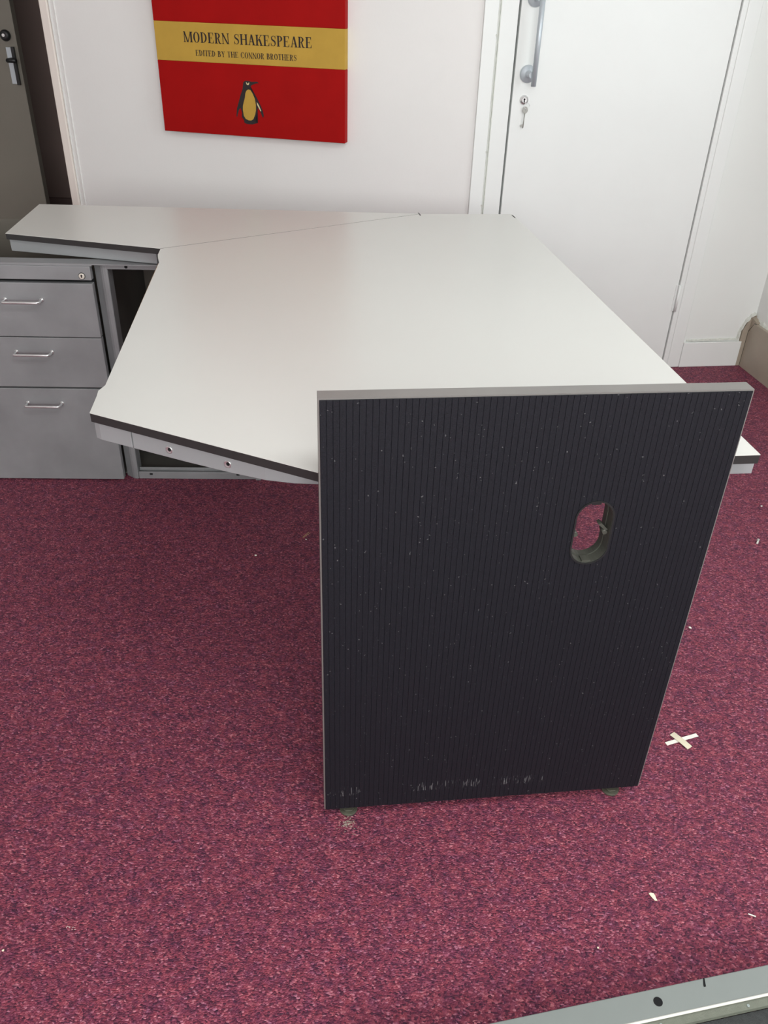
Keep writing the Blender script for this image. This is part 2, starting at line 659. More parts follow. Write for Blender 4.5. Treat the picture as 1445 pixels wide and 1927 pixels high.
# far sides of the room, behind and beside the camera
bm = B()
box(bm, -3.25, -3.13, -2.4, 3.95, 0, CEIL)
struct(obj('wall_side', bm, M_wall))
bm = B()
box(bm, -3.25, -1.1, -2.35, -2.23, 0, CEIL)
box(bm, 1.8, 2.4, -2.35, -2.23, 0, CEIL)
box(bm, -1.1, 1.8, -2.35, -2.23, 0, 0.85)
box(bm, -1.1, 1.8, -2.35, -2.23, 2.35, CEIL)
struct(obj('wall_front', bm, M_wall))
window('window_2', -1.1, 1.8, 0.85, 2.35, -2.31, (0, 0, 0), 0, 'x')

# dark passage beyond the opening on the left
bm = B()
box(bm, -3.4, -0.85, 4.30, 4.38, 0, CEIL)
box(bm, -0.93, -0.85, 3.50, 4.30, 0, CEIL)
box(bm, -3.4, -3.3, 3.7, 4.30, 0, CEIL)
struct(obj('wall_passage', bm, M_brown))
bm = B()
box(bm, -3.3, -0.93, 4.285, 4.30, 0, 0.345)
struct(obj('baseboard_passage', bm, M_brown2))
d2 = bpy.data.objects.new('door_2', None)
col.objects.link(d2)
d2.location = (-1.567, 3.85, 0)
struct(d2)
bm = B()
box(bm, -0.80, 0.0, 0.0, 0.042, 0.008, 2.0)
obj('door_leaf', bm, M_dgrey, d2, bevel=0.002)
bm = B()
box(bm, -0.049, -0.017, -0.0035, 0.0, 0.895, 1.030)
pl = obj('lock_plate', bm, M_brushed, d2, bevel=0.001)
bm = B()
box(bm, -0.024, -0.012, -0.016, -0.0035, 0.893, 1.032)  # dark bar along the right side of the plate
tube(bm, [(-0.033, -0.0035, 0.985), (-0.033, -0.045, 0.985), (0.004, -0.050, 0.985)], 0.008, 12)
obj('lever_and_dark_bar', bm, M_black, pl)
bm = B()
lathe_y(bm, [(0.021, 0.0), (0.021, -0.008), (0.016, -0.014), (0.010, -0.016)], -0.040, 1.072, 24)
cyl = obj('lock_cylinder', bm, M_black, d2)
bm = B()
lathe_y(bm, [(0.006, -0.016), (0.006, -0.0185)], -0.043, 1.073, 16)
obj('lock_core', bm, M_chrome, cyl)

# ------------------------------------------------------------------ canvas on the picture wall
cv = thing('canvas_picture', 'large red canvas with tan title band and small penguin emblem on white wall', 'picture', DO, -13.0)
CF = -0.035
bm = B()
U0, U1 = -1.134, -0.447
for z0, z1, mi in ((0.816, 1.0445, 0), (1.0445, 1.1635, 1), (1.1635, 1.90, 0)):
    box(bm, U0, U1, CF, -0.002, z0, z1, mi)
obj('stretched_canvas', bm, [M_red, M_tan], cv, bevel=0.0015)


def ell(cx, cz, rx, rz, a0, a1, n=20):
    return [(cx + rx * math.cos(math.radians(a0 + (a1 - a0) * i / n)), cz + rz * math.sin(math.radians(a0 + (a1 - a0) * i / n))) for i in range(n + 1)]


def ring_quads(o, i):
    return [[o[k], o[k + 1], i[k + 1], i[k]] for k in range(len(o) - 1)]


def rect(x0, x1, z0, z1):
    return [(x0, z0), (x1, z0), (x1, z1), (x0, z1)]


SF = 0.045     # serif height
TK = 0.19     # thick stem
TN = 0.085     # thin stroke


def stem(x, w, top=True, bot=True, ext=0.085):
    q = [rect(x, x + w, 0, 1)]
    for ok, z0, z1, zb in ((bot, 0, SF, SF + 0.05), (top, 1 - SF, 1, 1 - SF - 0.05)):
        if ok:
            q.append(rect(x - ext, x + w + ext, z0, z1))
            ze = z1 if z0 == 0 else z0
            q.append([(x - ext * 0.5, ze), (x, zb), (x, ze)])
            q.append([(x + w + ext * 0.5, ze), (x + w, zb), (x + w, ze)])
    return q


def diag(xa, za, xb, zb, w):
    return [[(xa, za), (xa + w, za), (xb + w, zb), (xb, zb)]]


def bowl(x, cz, rz, rx, t=TK):
    """right half ring that closes on a stem at x"""
    o = ell(x, cz, rx, rz, -90, 90)
    i = ell(x, cz, rx - t, rz - SF, -90, 90)
    return ring_quads(o, i)


def glyph(c):
    if c == ' ':
        return [], 0.42
    if c == 'I':
        return stem(0.09, TK), 0.345
    if c == 'M':
        return stem(0.10, TN) + stem(0.86, TK, ext=0.08) + diag(0.08, 1, 0.44, 0.0, 0.15) + diag(0.49, 0.0, 0.86, 1, TN), 1.12
    if c == 'N':
        return stem(0.10, TN) + stem(0.72, TN) + diag(0.03, 1, 0.62, 0.0, 0.17), 0.88
    if c == 'H':
        return stem(0.09, TK) + stem(0.64, TK) + [rect(0.2, 0.7, 0.48, 0.535)], 0.89
    if c in 'OC':
        o = ell(0.42, 0.5, 0.38, 0.515, 0, 360, 40) if c == 'O' else ell(0.42, 0.5, 0.38, 0.515, 42, 322, 34)
        i = ell(0.42, 0.5, 0.38 - TK, 0.515 - SF, 0, 360, 40) if c == 'O' else ell(0.43, 0.5, 0.38 - TK, 0.515 - SF, 42, 322, 34)
        q = ring_quads(o, i)
        if c == 'C':
            q += [rect(0.70, 0.745, 0.66, 0.98), rect(0.715, 0.76, 0.03, 0.26)]
        return q, 0.84
    if c == 'D':
        return stem(0.09, TK) + bowl(0.25, 0.5, 0.5, 0.52), 0.84
    if c == 'P':
        return stem(0.09, TK, ext=0.08) + bowl(0.3, 0.73, 0.27, 0.36) + [rect(0.2, 0.3, 0.955, 1), rect(0.2, 0.3, 0.46, 0.505)], 0.70
    if c == 'B':
        return stem(0.09, TK) + bowl(0.3, 0.75, 0.25, 0.33) + bowl(0.32, 0.27, 0.27, 0.37) + [rect(0.2, 0.33, 0.955, 1), rect(0.2, 0.33, 0.5, 0.54), rect(0.2, 0.33, 0, 0.045)], 0.76
    if c == 'R':
        return stem(0.09, TK) + bowl(0.3, 0.74, 0.26, 0.36) + [rect(0.2, 0.3, 0.955, 1), rect(0.2, 0.35, 0.48, 0.525)] + [[(0.34, 0.52), (0.48, 0.50), (0.62, 0.14), (0.47, 0.10)], [(0.47, 0.12), (0.62, 0.14), (0.68, 0.05), (0.60, -0.01), (0.52, 0.01)], [(0.60, -0.01), (0.66, 0.05), (0.79, 0.06), (0.80, 0.02), (0.70, -0.02)]], 0.80
    if c == 'E':
        return stem(0.09, TK, ext=0.08) + [rect(0.2, 0.66, 0.955, 1), rect(0.2, 0.5, 0.48, 0.525), rect(0.2, 0.69, 0, 0.045),
                                           [(0.56, 0.97), (0.66, 0.97), (0.66, 0.72), (0.635, 0.72)], [(0.58, 0.02), (0.69, 0.02), (0.70, 0.30), (0.675, 0.30)], rect(0.48, 0.51, 0.36, 0.64)], 0.76
    if c == 'T':
        return stem(0.32, TK, top=False) + [rect(0.05, 0.755, 0.955, 1), [(0.05, 0.98), (0.15, 0.98), (0.065, 0.70), (0.04, 0.70)], [(0.755, 0.98), (0.655, 0.98), (0.74, 0.70), (0.765, 0.70)]], 0.80
    if c == 'A':
        return diag(0.12, 0.0, 0.37, 0.97, TN) + diag(0.60, 0.0, 0.335, 1.0, TK) + [rect(0.02, 0.29, 0, SF), rect(0.50, 0.87, 0, SF), rect(0.2, 0.62, 0.30, 0.35)], 0.84
    if c == 'K':
        return stem(0.09, TK) + diag(0.2, 0.36, 0.64, 1.0, 0.075) + diag(0.60, 0.0, 0.36, 0.62, TK + 0.01) + [rect(0.54, 0.86, 0.955, 1), rect(0.50, 0.87, 0, SF)], 0.86
    if c == 'Y':
        return diag(0.34, 0.42, 0.08, 1, TK) + diag(0.42, 0.42, 0.68, 1, TN) + stem(0.34, TK, top=False)[1:] + [rect(0.34, 0.505, 0, 0.46)] + [rect(0.0, 0.33, 0.955, 1), rect(0.58, 0.84, 0.955, 1)], 0.82
    if c == 'S':
        ctr = [(0.60, 0.79), (0.52, 0.92), (0.38, 0.965), (0.23, 0.91), (0.165, 0.79), (0.19, 0.66), (0.31, 0.57), (0.45, 0.50), (0.56, 0.40), (0.585, 0.25), (0.52, 0.10), (0.36, 0.035), (0.20, 0.08), (0.10, 0.24)]
        th = [0.04, 0.05, 0.05, 0.08, 0.12, 0.14, 0.16, 0.165, 0.155, 0.13, 0.08, 0.05, 0.05, 0.04]
        L, Rr = [], []
        for k, p in enumerate(ctr):
            a = Vector(ctr[max(0, k - 1)])
            b = Vector(ctr[min(len(ctr) - 1, k + 1)])
            t = (b - a).normalized()
            n = Vector((-t[1], t[0])) * th[k] / 2
            L.append((p[0] + n[0], p[1] + n[1]))
            Rr.append((p[0] - n[0], p[1] - n[1]))
        return ring_quads(L, Rr) + [rect(0.575, 0.62, 0.68, 0.99), rect(0.075, 0.12, 0.01, 0.34)], 0.70
    raise ValueError(c)


def lettering(bm, text, u0, u1, z0, h, y):
    adv = []
    x = 0
    for ch in text:
        q, w = glyph(ch)
        adv.append((q, x))
        x += w + 0.055
    x -= 0.055
    s = (u1 - u0) / x
    for q, ox in adv:
        for poly in q:
            vs = [bm.verts.new((u0 + (ox + p[0]) * s, y, z0 + p[1] * h)) for p in poly]
            bm.faces.new(vs)


bm = B()
lettering(bm, 'MODERN SHAKESPEARE', -1.027, -0.562, 1.1035, 0.0315, CF - 0.0006)
obj('title_lettering', bm, M_ink, cv)
bm = B()
lettering(bm, 'EDITED BY THE CONNOR BROTHERS', -0.986, -0.617, 1.0635, 0.0178, CF - 0.0006)
obj('subtitle_lettering', bm, M_ink, cv)


def pg(pts, y):
    out = []
    for X, Y in pts:
        out.append((-0.8442 + (X - 390) * 0.0001375 + 0.0085 * (0.5 - (Y - 318) / 1185.0) - 0.0008, y, 0.9952 - (Y - 318) * 0.0001172))
    return out


def flat_poly(bm, pts, mi=0):
    f = bm.faces.new([bm.verts.new(p) for p in pts])
    f.material_index = mi
    bmesh.ops.triangulate(bm, faces=[f])


body = [(600, 340), (640, 322), (720, 322), (800, 342), (880, 332), (945, 330), (975, 348), (990, 380), (950, 368), (880, 395), (810, 425), (775, 465), (768, 510), (785, 550),
        (850, 640), (960, 790), (1040, 950), (1110, 1110), (1135, 1240), (1112, 1300), (1080, 1230), (1040, 1130), (985, 1050), (957, 1030), (950, 1150), (920, 1280),
        (870, 1372), (930, 1420), (975, 1445), (900, 1470), (830, 1495), (680, 1495), (605, 1465), (590, 1385), (532, 1310), (542, 1200), (520, 1120), (492, 1060), (455, 1120),
        (425, 1230), (400, 1330), (385, 1280), (400, 1080), (450, 900), (510, 680), (555, 560), (568, 440), (580, 370)]
belly = [(720, 550), (770, 562), (830, 650), (890, 790), (920, 950), (922, 1100), (900, 1220), (850, 1350), (790, 1390), (720, 1388), (640, 1350), (590, 1270), (565, 1120), (565, 1000), (590, 890), (620, 780), (635, 650), (660, 590), (690, 560)]
sliver = [(940, 878), (965, 900), (1005, 965), (1065, 1110), (1050, 1122), (1000, 1040), (950, 940)]
eye = [(648, 360), (668, 362), (685, 392), (708, 392), (722, 365), (742, 368), (728, 425), (695, 434), (664, 412)]
bm = B()
flat_poly(bm, pg(body, CF - 0.0006), 0)
flat_poly(bm, pg(belly, CF - 0.0011), 1)
flat_poly(bm, pg(sliver, CF - 0.0011), 2)
flat_poly(bm, pg(eye, CF - 0.0011), 2)
obj('penguin_emblem', bm, [M_ink, M_tan, M_pale], cv)

# ------------------------------------------------------------------ key on a ring in the door lock
key = thing('key', 'small steel key hanging on a ring from the white door lock', 'key', (DO[0] + 0.17 * math.cos(DR), DO[1] + 0.17 * math.sin(DR), 0.89), 8.7)
bm = B()
# bow with its hole
o_ = ell(-0.001, 0.0565, 0.0088, 0.0105, 0, 360, 28)
i_ = ell(-0.001, 0.0585, 0.0030, 0.0034, 0, 360, 28)
for y0 in (-0.0085, -0.0063):
    for q in ring_quads(o_, i_):
        bm.faces.new([bm.verts.new((p[0], y0, p[1])) for p in q])
for lp in (o_, i_):
    for k in range(len(lp) - 1):
        bm.faces.new([bm.verts.new(v) for v in ((lp[k][0], -0.0085, lp[k][1]), (lp[k + 1][0], -0.0085, lp[k + 1][1]), (lp[k + 1][0], -0.0063, lp[k + 1][1]), (lp[k][0], -0.0063, lp[k][1]))])
bmesh.ops.remove_doubles(bm, verts=bm.verts, dist=0.00002)
tube(bm, [(-0.001, -0.0074, 0.047), (-0.003, -0.0074, 0.002)], 0.0018, 12)
prism_y(bm, [(-0.003, 0.014), (-0.011, 0.010), (-0.0105, 0.0045), (-0.006, 0.005), (-0.005, 0.0), (-0.003, 0.0)], -0.0083, -0.0065)
obj('key_blade', bm, mat('key_steel', (170, 170, 164), 0.4, metal=0.4), key)
bm = B()
tube(bm, [(0.0025 + 0.0095 * math.cos(a_), -0.0095, 0.0690 + 0.0095 * math.sin(a_)) for a_ in [2 * PI * k / 28 for k in range(29)]], 0.0007, 8)
obj('split_ring', bm, M_chrome, key)

# ------------------------------------------------------------------ drawer cabinet
cab = thing('drawer_cabinet', 'grey steel desk cabinet with three handled drawers and an open dark bay', 'cabinet', (-0.7966, 2.1408, 0), 2.8)
LX = -0.43
TOPZ = 0.655
bm = B()
box(bm, LX - 0.012, LX, 0.012, 0.50, 0.0, TOPZ - 0.004)            # left side
box(bm, 0.402, 0.4145, 0.012, 0.50, 0.0, TOPZ - 0.004)             # right side
box(bm, 0.016, 0.020, 0.03, 0.50, 0.02, TOPZ - 0.004)              # divider
box(bm, LX, 0.402, 0.035, 0.494, 0.008, 0.012)                     # bottom
obj('carcass', bm, M_cabin, cab)
bm = B()
box(bm, LX - 0.012, 0.4145, 0.500, 0.503, 0.0, TOPZ - 0.010)
obj('back_panel', bm, mat('olive_grey_back', (112, 106, 97), 0.6), cab)
bm = B()
box(bm, LX - 0.012, 0.4145, 0.002, 0.047, TOPZ - 0.003, TOPZ)      # folded top flange
box(bm, LX - 0.012, 0.012, 0.002, 0.010, TOPZ - 0.006, TOPZ - 0.003)
obj('top_flange', bm, M_cab, cab)
bm = B()
box(bm, 0.046, 0.4145, 0.014, 0.020, TOPZ - 0.016, TOPZ - 0.0045)
rail = obj('top_rail', bm, M_cab, cab)
bm = B()
lathe_y(bm, [(0.0042, 0.015), (0.0042, 0.0132)], 0.0975, TOPZ - 0.0095, 16)
obj('screw_hole', bm, M_hole, rail)
# rounded corner post
bm = B()
pts = [(0.0085, 0.060), (0.0085, 0.034), (0.016, 0.029), (0.024, 0.023), (0.030, 0.0175), (0.036, 0.0145), (0.043, 0.0135), (0.048, 0.0150), (0.048, 0.060)]
prism(bm, pts, 0.0, TOPZ - 0.0035)
obj('corner_post', bm, M_cab, cab, bevel=0.002)
# bottom rail with its two slots and the thin rail behind
bm = B()
box(bm, 0.049, 0.402, 0.014, 0.022, 0.001, 0.024)
box(bm, 0.402, 0.418, 0.010, 0.030, 0.0, 0.020)
box(bm, 0.049, 0.385, 0.030, 0.034, 0.008, 0.031)
brail = obj('bottom_rail', bm, M_cab, cab, bevel=0.001)
for u in (0.088, 0.350):
    bm = B()
    box(bm, u - 0.006, u + 0.003, 0.0125, 0.015, 0.015, 0.020)
    obj('rail_slot', bm, M_hole, brail)


def drawer(z0, z1, hz=None, name='drawer'):
    d = bpy.data.objects.new(name, None)
    col.objects.link(d)
    d.parent = cab
    bm = B()
    box(bm, LX, 0.007, 0.0, 0.020, z0, z1)
    obj('drawer_front', bm, M_cab, d, bevel=0.0015)
    if hz:
        bm = B()
        ux = (-0.229, -0.133)
        r = 0.0038
        pth = [(ux[0], 0.004, hz)]
        for a_ in (0, 30, 60, 90):
            pth.append((ux[0] + 0.007 - 0.007 * math.cos(math.radians(a_)), -0.020 - 0.007 * math.sin(math.radians(a_)), hz))
        for a_ in (90, 60, 30, 0):
            pth.append((ux[1] - 0.007 + 0.007 * math.cos(math.radians(a_)), -0.020 - 0.007 * math.sin(math.radians(a_)), hz))
        pth.append((ux[1], 0.004, hz))
        tube(bm, pth, r, 14)
        for u in ux:
            lathe_y(bm, [(0.0058, 0.001), (0.0058, -0.0015), (0.0045, -0.003)], u, hz, 16)
        obj('handle', bm, M_chrome, d)
    return d


pd = drawer(0.612, 0.6485, name='lock_rail')
bm = B()
lathe_y(bm, [(0.0090, 0.001), (0.0090, -0.001)], -0.0165, 0.6235, 28)
rim = obj('lock_rim', bm, M_black, pd)
bm = B()
lathe_y(bm, [(0.0076, -0.001), (0.0076, -0.0025), (0.0065, -0.0032)], -0.0165, 0.6235, 28)
lk = obj('lock_barrel', bm, mat('lock_nickel', (232, 226, 214), 0.35, metal=0.3), pd)
bm = B()
box(bm, -0.0178, -0.0152, -0.0045, -0.0032, 0.6200, 0.6268)
lathe_y(bm, [(0.0022, -0.0032), (0.0022, -0.0045)], -0.0165, 0.6255, 12)
obj('lock_slot', bm, M_ink, rim)
drawer(0.4545, 0.6030, 0.5575)
drawer(0.3060, 0.4520, 0.4110)
drawer(0.0060, 0.3010, 0.2570)
# black sheet standing in for the shade behind the drawer gaps
bm = B()
box(bm, LX, 0.0060, 0.022, 0.028, 0.004, TOPZ - 0.0065)
obj('drawer_gap_shade', bm, M_hole, cab)

# ------------------------------------------------------------------ corner desk
Z = 0.705
desk = thing('corner_desk', 'off-white laminate corner desk with black edges over silver grey beams', 'desk', (0, 0, 0))
TH = 0.0155
main = [(-0.5937, 2.1269), (-0.5870, 2.0720), (-0.5790, 2.0420), (-0.5678, 2.0080), (-0.4792, 1.2827), (-0.4840, 1.2600), (-0.4802, 1.2400),
        (-0.4718, 1.1763), (-0.0952, 1.0118), (-0.0880, 1.0260), (0.5687, 1.1107), (0.3664, 2.6250), (0.3610, 2.6300), (0.3645, 2.6400), (0.0790, 2.6010)]
wing = [(-0.5955, 2.1295), (0.0770, 2.6032), (0.0720, 2.6120), (0.0660, 2.6050), (-1.0666, 2.5662), (-1.0305, 2.2247)]


def offset_poly(pts, d):
    out = []
    n = len(pts)
    for i in range(n):
        a, b, c = Vector(pts[i - 1]), Vector(pts[i]), Vector(pts[(i + 1) % n])
        t1, t2 = (b - a).normalized(), (c - b).normalized()
        n1, n2 = Vector((-t1[1], t1[0])), Vector((-t2[1], t2[0]))
        m = (n1 + n2)
        m = m / max(0.6, m.length_squared / 2)
        out.append((b[0] + m[0] * d, b[1] + m[1] * d))
    return out


def slab(name, pts, raw_from=None):
    bm = B()
    # top sheet (laminate) over a dark edge banded core
    area2 = sum(pts[i - 1][0] * pts[i][1] - pts[i][0] * pts[i - 1][1] for i in range(len(pts)))
    if area2 < 0:
        pts = pts[::-1]
    fs = prism(bm, pts, Z - 0.0009, Z, 0)
    o = obj(name, bm, [M_lam], desk)
    bm = B()
    prism(bm, offset_poly(pts, 0.0003), Z - TH, Z - 0.0009, 0)
    e = obj('edge_band', bm, [M_edge], o)
    return o


slab('desktop', main)
slab('desktop', wing)
# two small dark chips at the far edge of the tops
for (x, y) in ((0.0775, 2.588), (0.3650, 2.600)):
    bm = B()
    prism(bm, [(x - 0.0045, y + 0.028), (x - 0.0015, y + 0.028), (x + 0.0035, y + 0.004), (x + 0.0045, y - 0.008), (x + 0.0005, y - 0.004)], Z - 0.003, Z + 0.0004)
    obj('chipped_edge', bm, M_edge, desk)
# the dark hairline where the two tops meet
bm = B()
prism(bm, [(-0.5942, 2.1276), (-0.5938, 2.1271), (0.0788, 2.6016), (0.0782, 2.6021), (-0.5950, 2.1286)], Z - 0.003, Z + 0.00015)
obj('joint_line', bm, mat('grey_joint', (118, 114, 112), 0.8), desk)
# thin brown core line on the inner edge of the main top
bm = B()
prism(bm, [(-0.5688, 2.000), (-0.4802, 1.2880), (-0.4792, 1.2880), (-0.5674, 2.000)], Z - 0.006, Z - 0.0012)
obj('bare_core', bm, M_raw, desk)


def beam(name, path, t, z0=0.657, z1=Z - TH, lip=True, mtl=None):
    """a folded beam: vertical skin of thickness t to the inside of the path"""
    n = len(path)
    inner = []
    for i in range(n):
        a = Vector(path[max(0, i - 1)])
        b = Vector(path[min(n - 1, i + 1)])
        d = (b - a).normalized()
        nn = Vector((-d[1], d[0]))
        inner.append((path[i][0] + nn[0] * t, path[i][1] + nn[1] * t))
    bm = B()
    prism(bm, list(path) + inner[::-1], z0, z1)
    return obj(name, bm, mtl or M_silver, desk, bevel=0.0012)


front_path = [(-0.4016, 1.1520), (-0.3104, 1.1140), (-0.2392, 1.0860), (-0.1798, 1.0660), (-0.1350, 1.0590), (-0.0949, 1.0590), (0.05, 1.0735), (0.30, 1.1030), (0.5770, 1.1370)]
beam('front_beam', front_path, 0.028)
beam('corner_block', [(-0.468, 1.230), (-0.4725, 1.2000), (-0.4700, 1.1835), (-0.4600, 1.1768), (-0.4035, 1.1530)], 0.028)
beam('side_beam', [(-0.540, 2.02), (-0.462, 1.235)], 0.028)
beam('right_beam', [(0.5540, 1.166), (0.352, 2.59)], 0.028)
beam('rear_beam', [(0.345, 2.610), (0.085, 2.575), (-1.02, 2.540)], 0.028)
beam('return_beam', [(-1.0270, 2.2330), (-0.6147, 2.1560)], 0.028)
beam('end_beam', [(-1.052, 2.535), (-1.0270, 2.2350)], 0.028)
# bolt holes in the front beam
d_ = Vector((-0.2392 + 0.4016, 1.0860 - 1.1520))
ang = math.degrees(math.atan2(d_[1], d_[0]))
for (hx, hy, hz) in ((-0.3370, 1.1250, 0.6715), (-0.2390, 1.0860, 0.6715)):
    root = bpy.data.objects.new('bolt_hole', None)
    col.objects.link(root)
    root.parent = desk
    root.location = (hx, hy, hz)
    root.rotation_euler = (0, 0, math.radians(ang))
    bm = B()
    lathe_y(bm, [(0.0066, 0.002), (0.0066, -0.0005), (0.0056, -0.0018), (0.0042, -0.0004)], 0, 0, 24)
    obj('hole_rim', bm, M_chrome, root)
    bm = B()
    lathe_y(bm, [(0.0030, 0.0), (0.0030, -0.0009)], 0.0008, 0.0006, 18)
    obj('hole_core', bm, M_hole, root)
# legs under the far side and behind the black end panel
for (x, y) in ((0.318, 2.545), (0.060, 2.535), (0.250, 1.118)):
    bm = B()
    tube(bm, [(x, y, 0.012), (x, y, 0.660)], 0.024, 24)
    lg = obj('leg', bm, M_silver, desk)
    bm = B()
    tube(bm, [(x, y, 0.0), (x, y, 0.014)], 0.020, 20)
    obj('foot', bm, M_black, lg)

# ------------------------------------------------------------------ black ribbed end panel
ep = thing('end_panel', 'black ribbed upright desk end panel with pale grey edges and an oval cable hole', 'panel', (-0.0905, 0.9714, 0), 7.4)
PW, PH0, PH1, PT = 0.597, 0.020, 0.838, 0.025
HC = (0.4040, 0.6110)
HW, HH = 0.0288, 0.0555


def oval(rw, rh, n=14):
    """a slot outline: two half circles joined by straight sides"""
    pts = []
    s = rh - rw
    for k in range(n + 1):
        a_ = PI * k / n
        pts.append((HC[0] + rw * math.cos(a_), HC[1] + s + rw * math.sin(a_)))
    for k in range(n + 1):
        a_ = PI + PI * k / n
        pts.append((HC[0] + rw * math.cos(a_), HC[1] - s + rw * math.sin(a_)))
    return pts


def cut_oval(o, rw, rh):
    bm = B()
    prism_y(bm, oval(rw, rh), -0.05, 0.08)
    bmesh.ops.recalc_face_normals(bm, faces=bm.faces)
    me = bpy.data.meshes.new('cutter')
    bm.to_mesh(me)
    bm.free()
    c = bpy.data.objects.new('cutter', me)
    col.objects.link(c)
    c.matrix_world = o.matrix_world.copy()
    c.parent = o.parent
    md = o.modifiers.new('cut', 'BOOLEAN')
    md.operation = 'DIFFERENCE'
    md.solver = 'EXACT'
    md.object = c
    bpy.context.view_layer.update()
    dg = bpy.context.evaluated_depsgraph_get()
    new = bpy.data.meshes.new_from_object(o.evaluated_get(dg))
    o.modifiers.clear()
    o.data = new
    bpy.data.objects.remove(c)
    bpy.data.meshes.remove(me)


bm = B()
box(bm, 0, PW, 0.0008, PT, PH0, PH1)
core = obj('panel_core', bm, mat('brushed_edge_laminate', (140, 137, 134), 0.42, metal=0.35, var=0.05, scale=14), ep)
cut_oval(core, HW, HH)
bm = B()
e = 0.0022
n_rib = 68
prof = []
x = e
pitch = (PW - 2 * e) / n_rib
for k in range(n_rib):
    x0 = e + k * pitch
    prof += [(x0, -0.0010), (x0 + pitch * 0.06, -0.0016), (x0 + pitch * 0.5, -0.00172), (x0 + pitch * 0.93, -0.0016)]
prof += [(PW - e, -0.0001), (PW - e, 0.0007), (e, 0.0007)]
prism(bm, prof, PH0 + e * 0.6, PH1 - e)
face = obj('ribbed_face', bm, M_rib, ep)
cut_oval(face, HW, HH)
# black liner of the cable hole
bm = B()
O1, O2 = oval(HW + 0.0014, HH + 0.0014), oval(HW - 0.0012, HH - 0.0012)


def ring_solid(bm, a, b, y0, y1, mi=0):
    n = len(a)
    va0 = [bm.verts.new((p[0], y0, p[1])) for p in a]
    va1 = [bm.verts.new((p[0], y1, p[1])) for p in a]
    vb0 = [bm.verts.new((p[0], y0, p[1])) for p in b]
    vb1 = [bm.verts.new((p[0], y1, p[1])) for p in b]
    for i in range(n):
        j = (i + 1) % n
        for q in ((va0[i], va0[j], vb0[j], vb0[i]), (va1[i], va1[j], vb1[j], vb1[i]), (va0[i], va0[j], va1[j], va1[i]), (vb0[i], vb0[j], vb1[j], vb1[i])):
            f = bm.faces.new(q)
            f.material_index = mi


ring_solid(bm, O1, O2, -0.0032, -0.0014, 1)
ring_solid(bm, oval(HW - 0.0003, HH - 0.0003), oval(HW - 0.0016, HH - 0.0016), -0.002, 0.016)
ring_solid(bm, oval(HW - 0.0003, HH - 0.0003), oval(HW - 0.0030, HH - 0.0030), 0.016, PT + 0.004)
gr = obj('cable_hole_liner', bm, [M_bplast, M_black], ep)
bm = B()
prism_y(bm, [(HC[0] + HW - 0.0010, HC[1] - 0.0005), (HC[0] + HW - 0.0060, HC[1] - 0.0010), (HC[0] + HW - 0.0175, HC[1] + 0.0095), (HC[0] + HW - 0.0130, HC[1] + 0.0115)], 0.006, 0.018)
tube(bm, [(HC[0] + HW - 0.006, 0.004, HC[1] - 0.004), (HC[0] + HW - 0.006, 0.020, HC[1] - 0.004)], 0.0036, 14)
obj('clip', bm, M_bplast, gr)
bm = B()
tube(bm, [(HC[0] - HW + 0.006, 0.004, HC[1] - 0.006), (HC[0] - HW + 0.006, 0.020, HC[1] - 0.006)], 0.0040, 14)
box(bm, HC[0] - HW + 0.001, HC[0] - HW + 0.006, 0.006, 0.018, HC[1] - 0.009, HC[1] - 0.001)
obj('screw_boss', bm, M_bplast, gr)
bm = B()
box(bm, HC[0] - 0.0065, HC[0] + 0.0070, 0.0, 0.014, HC[1] - HH + 0.0012, HC[1] - HH + 0.0046)
obj('clip', bm, M_bplast, gr)
bm = B()
box(bm, HC[0] - 0.0080, HC[0] + 0.0060, -0.002, 0.012, HC[1] + HH - 0.0055, HC[1] + HH - 0.0012)
obj('clip', bm, M_black, gr)
# adjustable feet
for u in (0.045, 0.548):
    bm = B()
    tube(bm, [(u, 0.0125, 0.0), (u, 0.0125, 0.0045)], 0.0165, 24)
    tube(bm, [(u, 0.0125, 0.0045), (u, 0.0125, 0.009)], 0.0120, 6)
    tube(bm, [(u, 0.0125, 0.009), (u, 0.0125, 0.022)], 0.0045, 14)
    obj('foot', bm, M_green, ep)

# ------------------------------------------------------------------ grey framed panel lying in the near corner
lp = thing('framed_panel', 'light grey framed panel lying flat on the carpet in the bottom right corner', 'panel', (0.1704, 0.5991, 0), 12.75)
A0, A1 = -0.22, 0.78
DEP = 0.52
TZ = 0.045
bm = B()
# flat top strip of the frame and its outer wall, as one folded section round four sides
for (x0, x1, y0, y1) in ((A0, A1, -0.0378, 0.0), (A0, A1, -DEP, -DEP + 0.0378), (A0, A0 + 0.0378, -DEP + 0.0378, -0.0378), (A1 - 0.0378, A1, -DEP + 0.0378, -0.0378)):
    box(bm, x0, x1, y0, y1, 0.0, TZ)
obj('frame', bm, M_lgrey, lp, bevel=0.0012)
bm = B()
tube(bm, [(A0 + 0.038, -0.0395, TZ - 0.001), (A1 - 0.038, -0.0395, TZ - 0.001)], 0.0022, 10)
tube(bm, [(A0 + 0.038, -DEP + 0.0395, TZ - 0.001), (A1 - 0.038, -DEP + 0.0395, TZ - 0.001)], 0.0022, 10)
obj('bead_lip', bm, M_lip, lp)
bm = B()
box(bm, A0 + 0.0378, A1 - 0.0378, -0.0525, -0.0378, TZ - 0.012, TZ - 0.004)
strip = obj('backing_strip', bm, M_olive, lp)
for u in (0.213, 0.248, 0.388, 0.4235, 0.070, 0.035, 0.56, 0.60):
    bm = B()
    tube(bm, [(u, -0.0475, TZ - 0.004), (u, -0.0475, TZ - 0.0028)], 0.0022, 12)
    obj('rivet', bm, mat('pale_rivet', (150, 160, 158), 0.5, metal=0.2), strip)
bm = B()
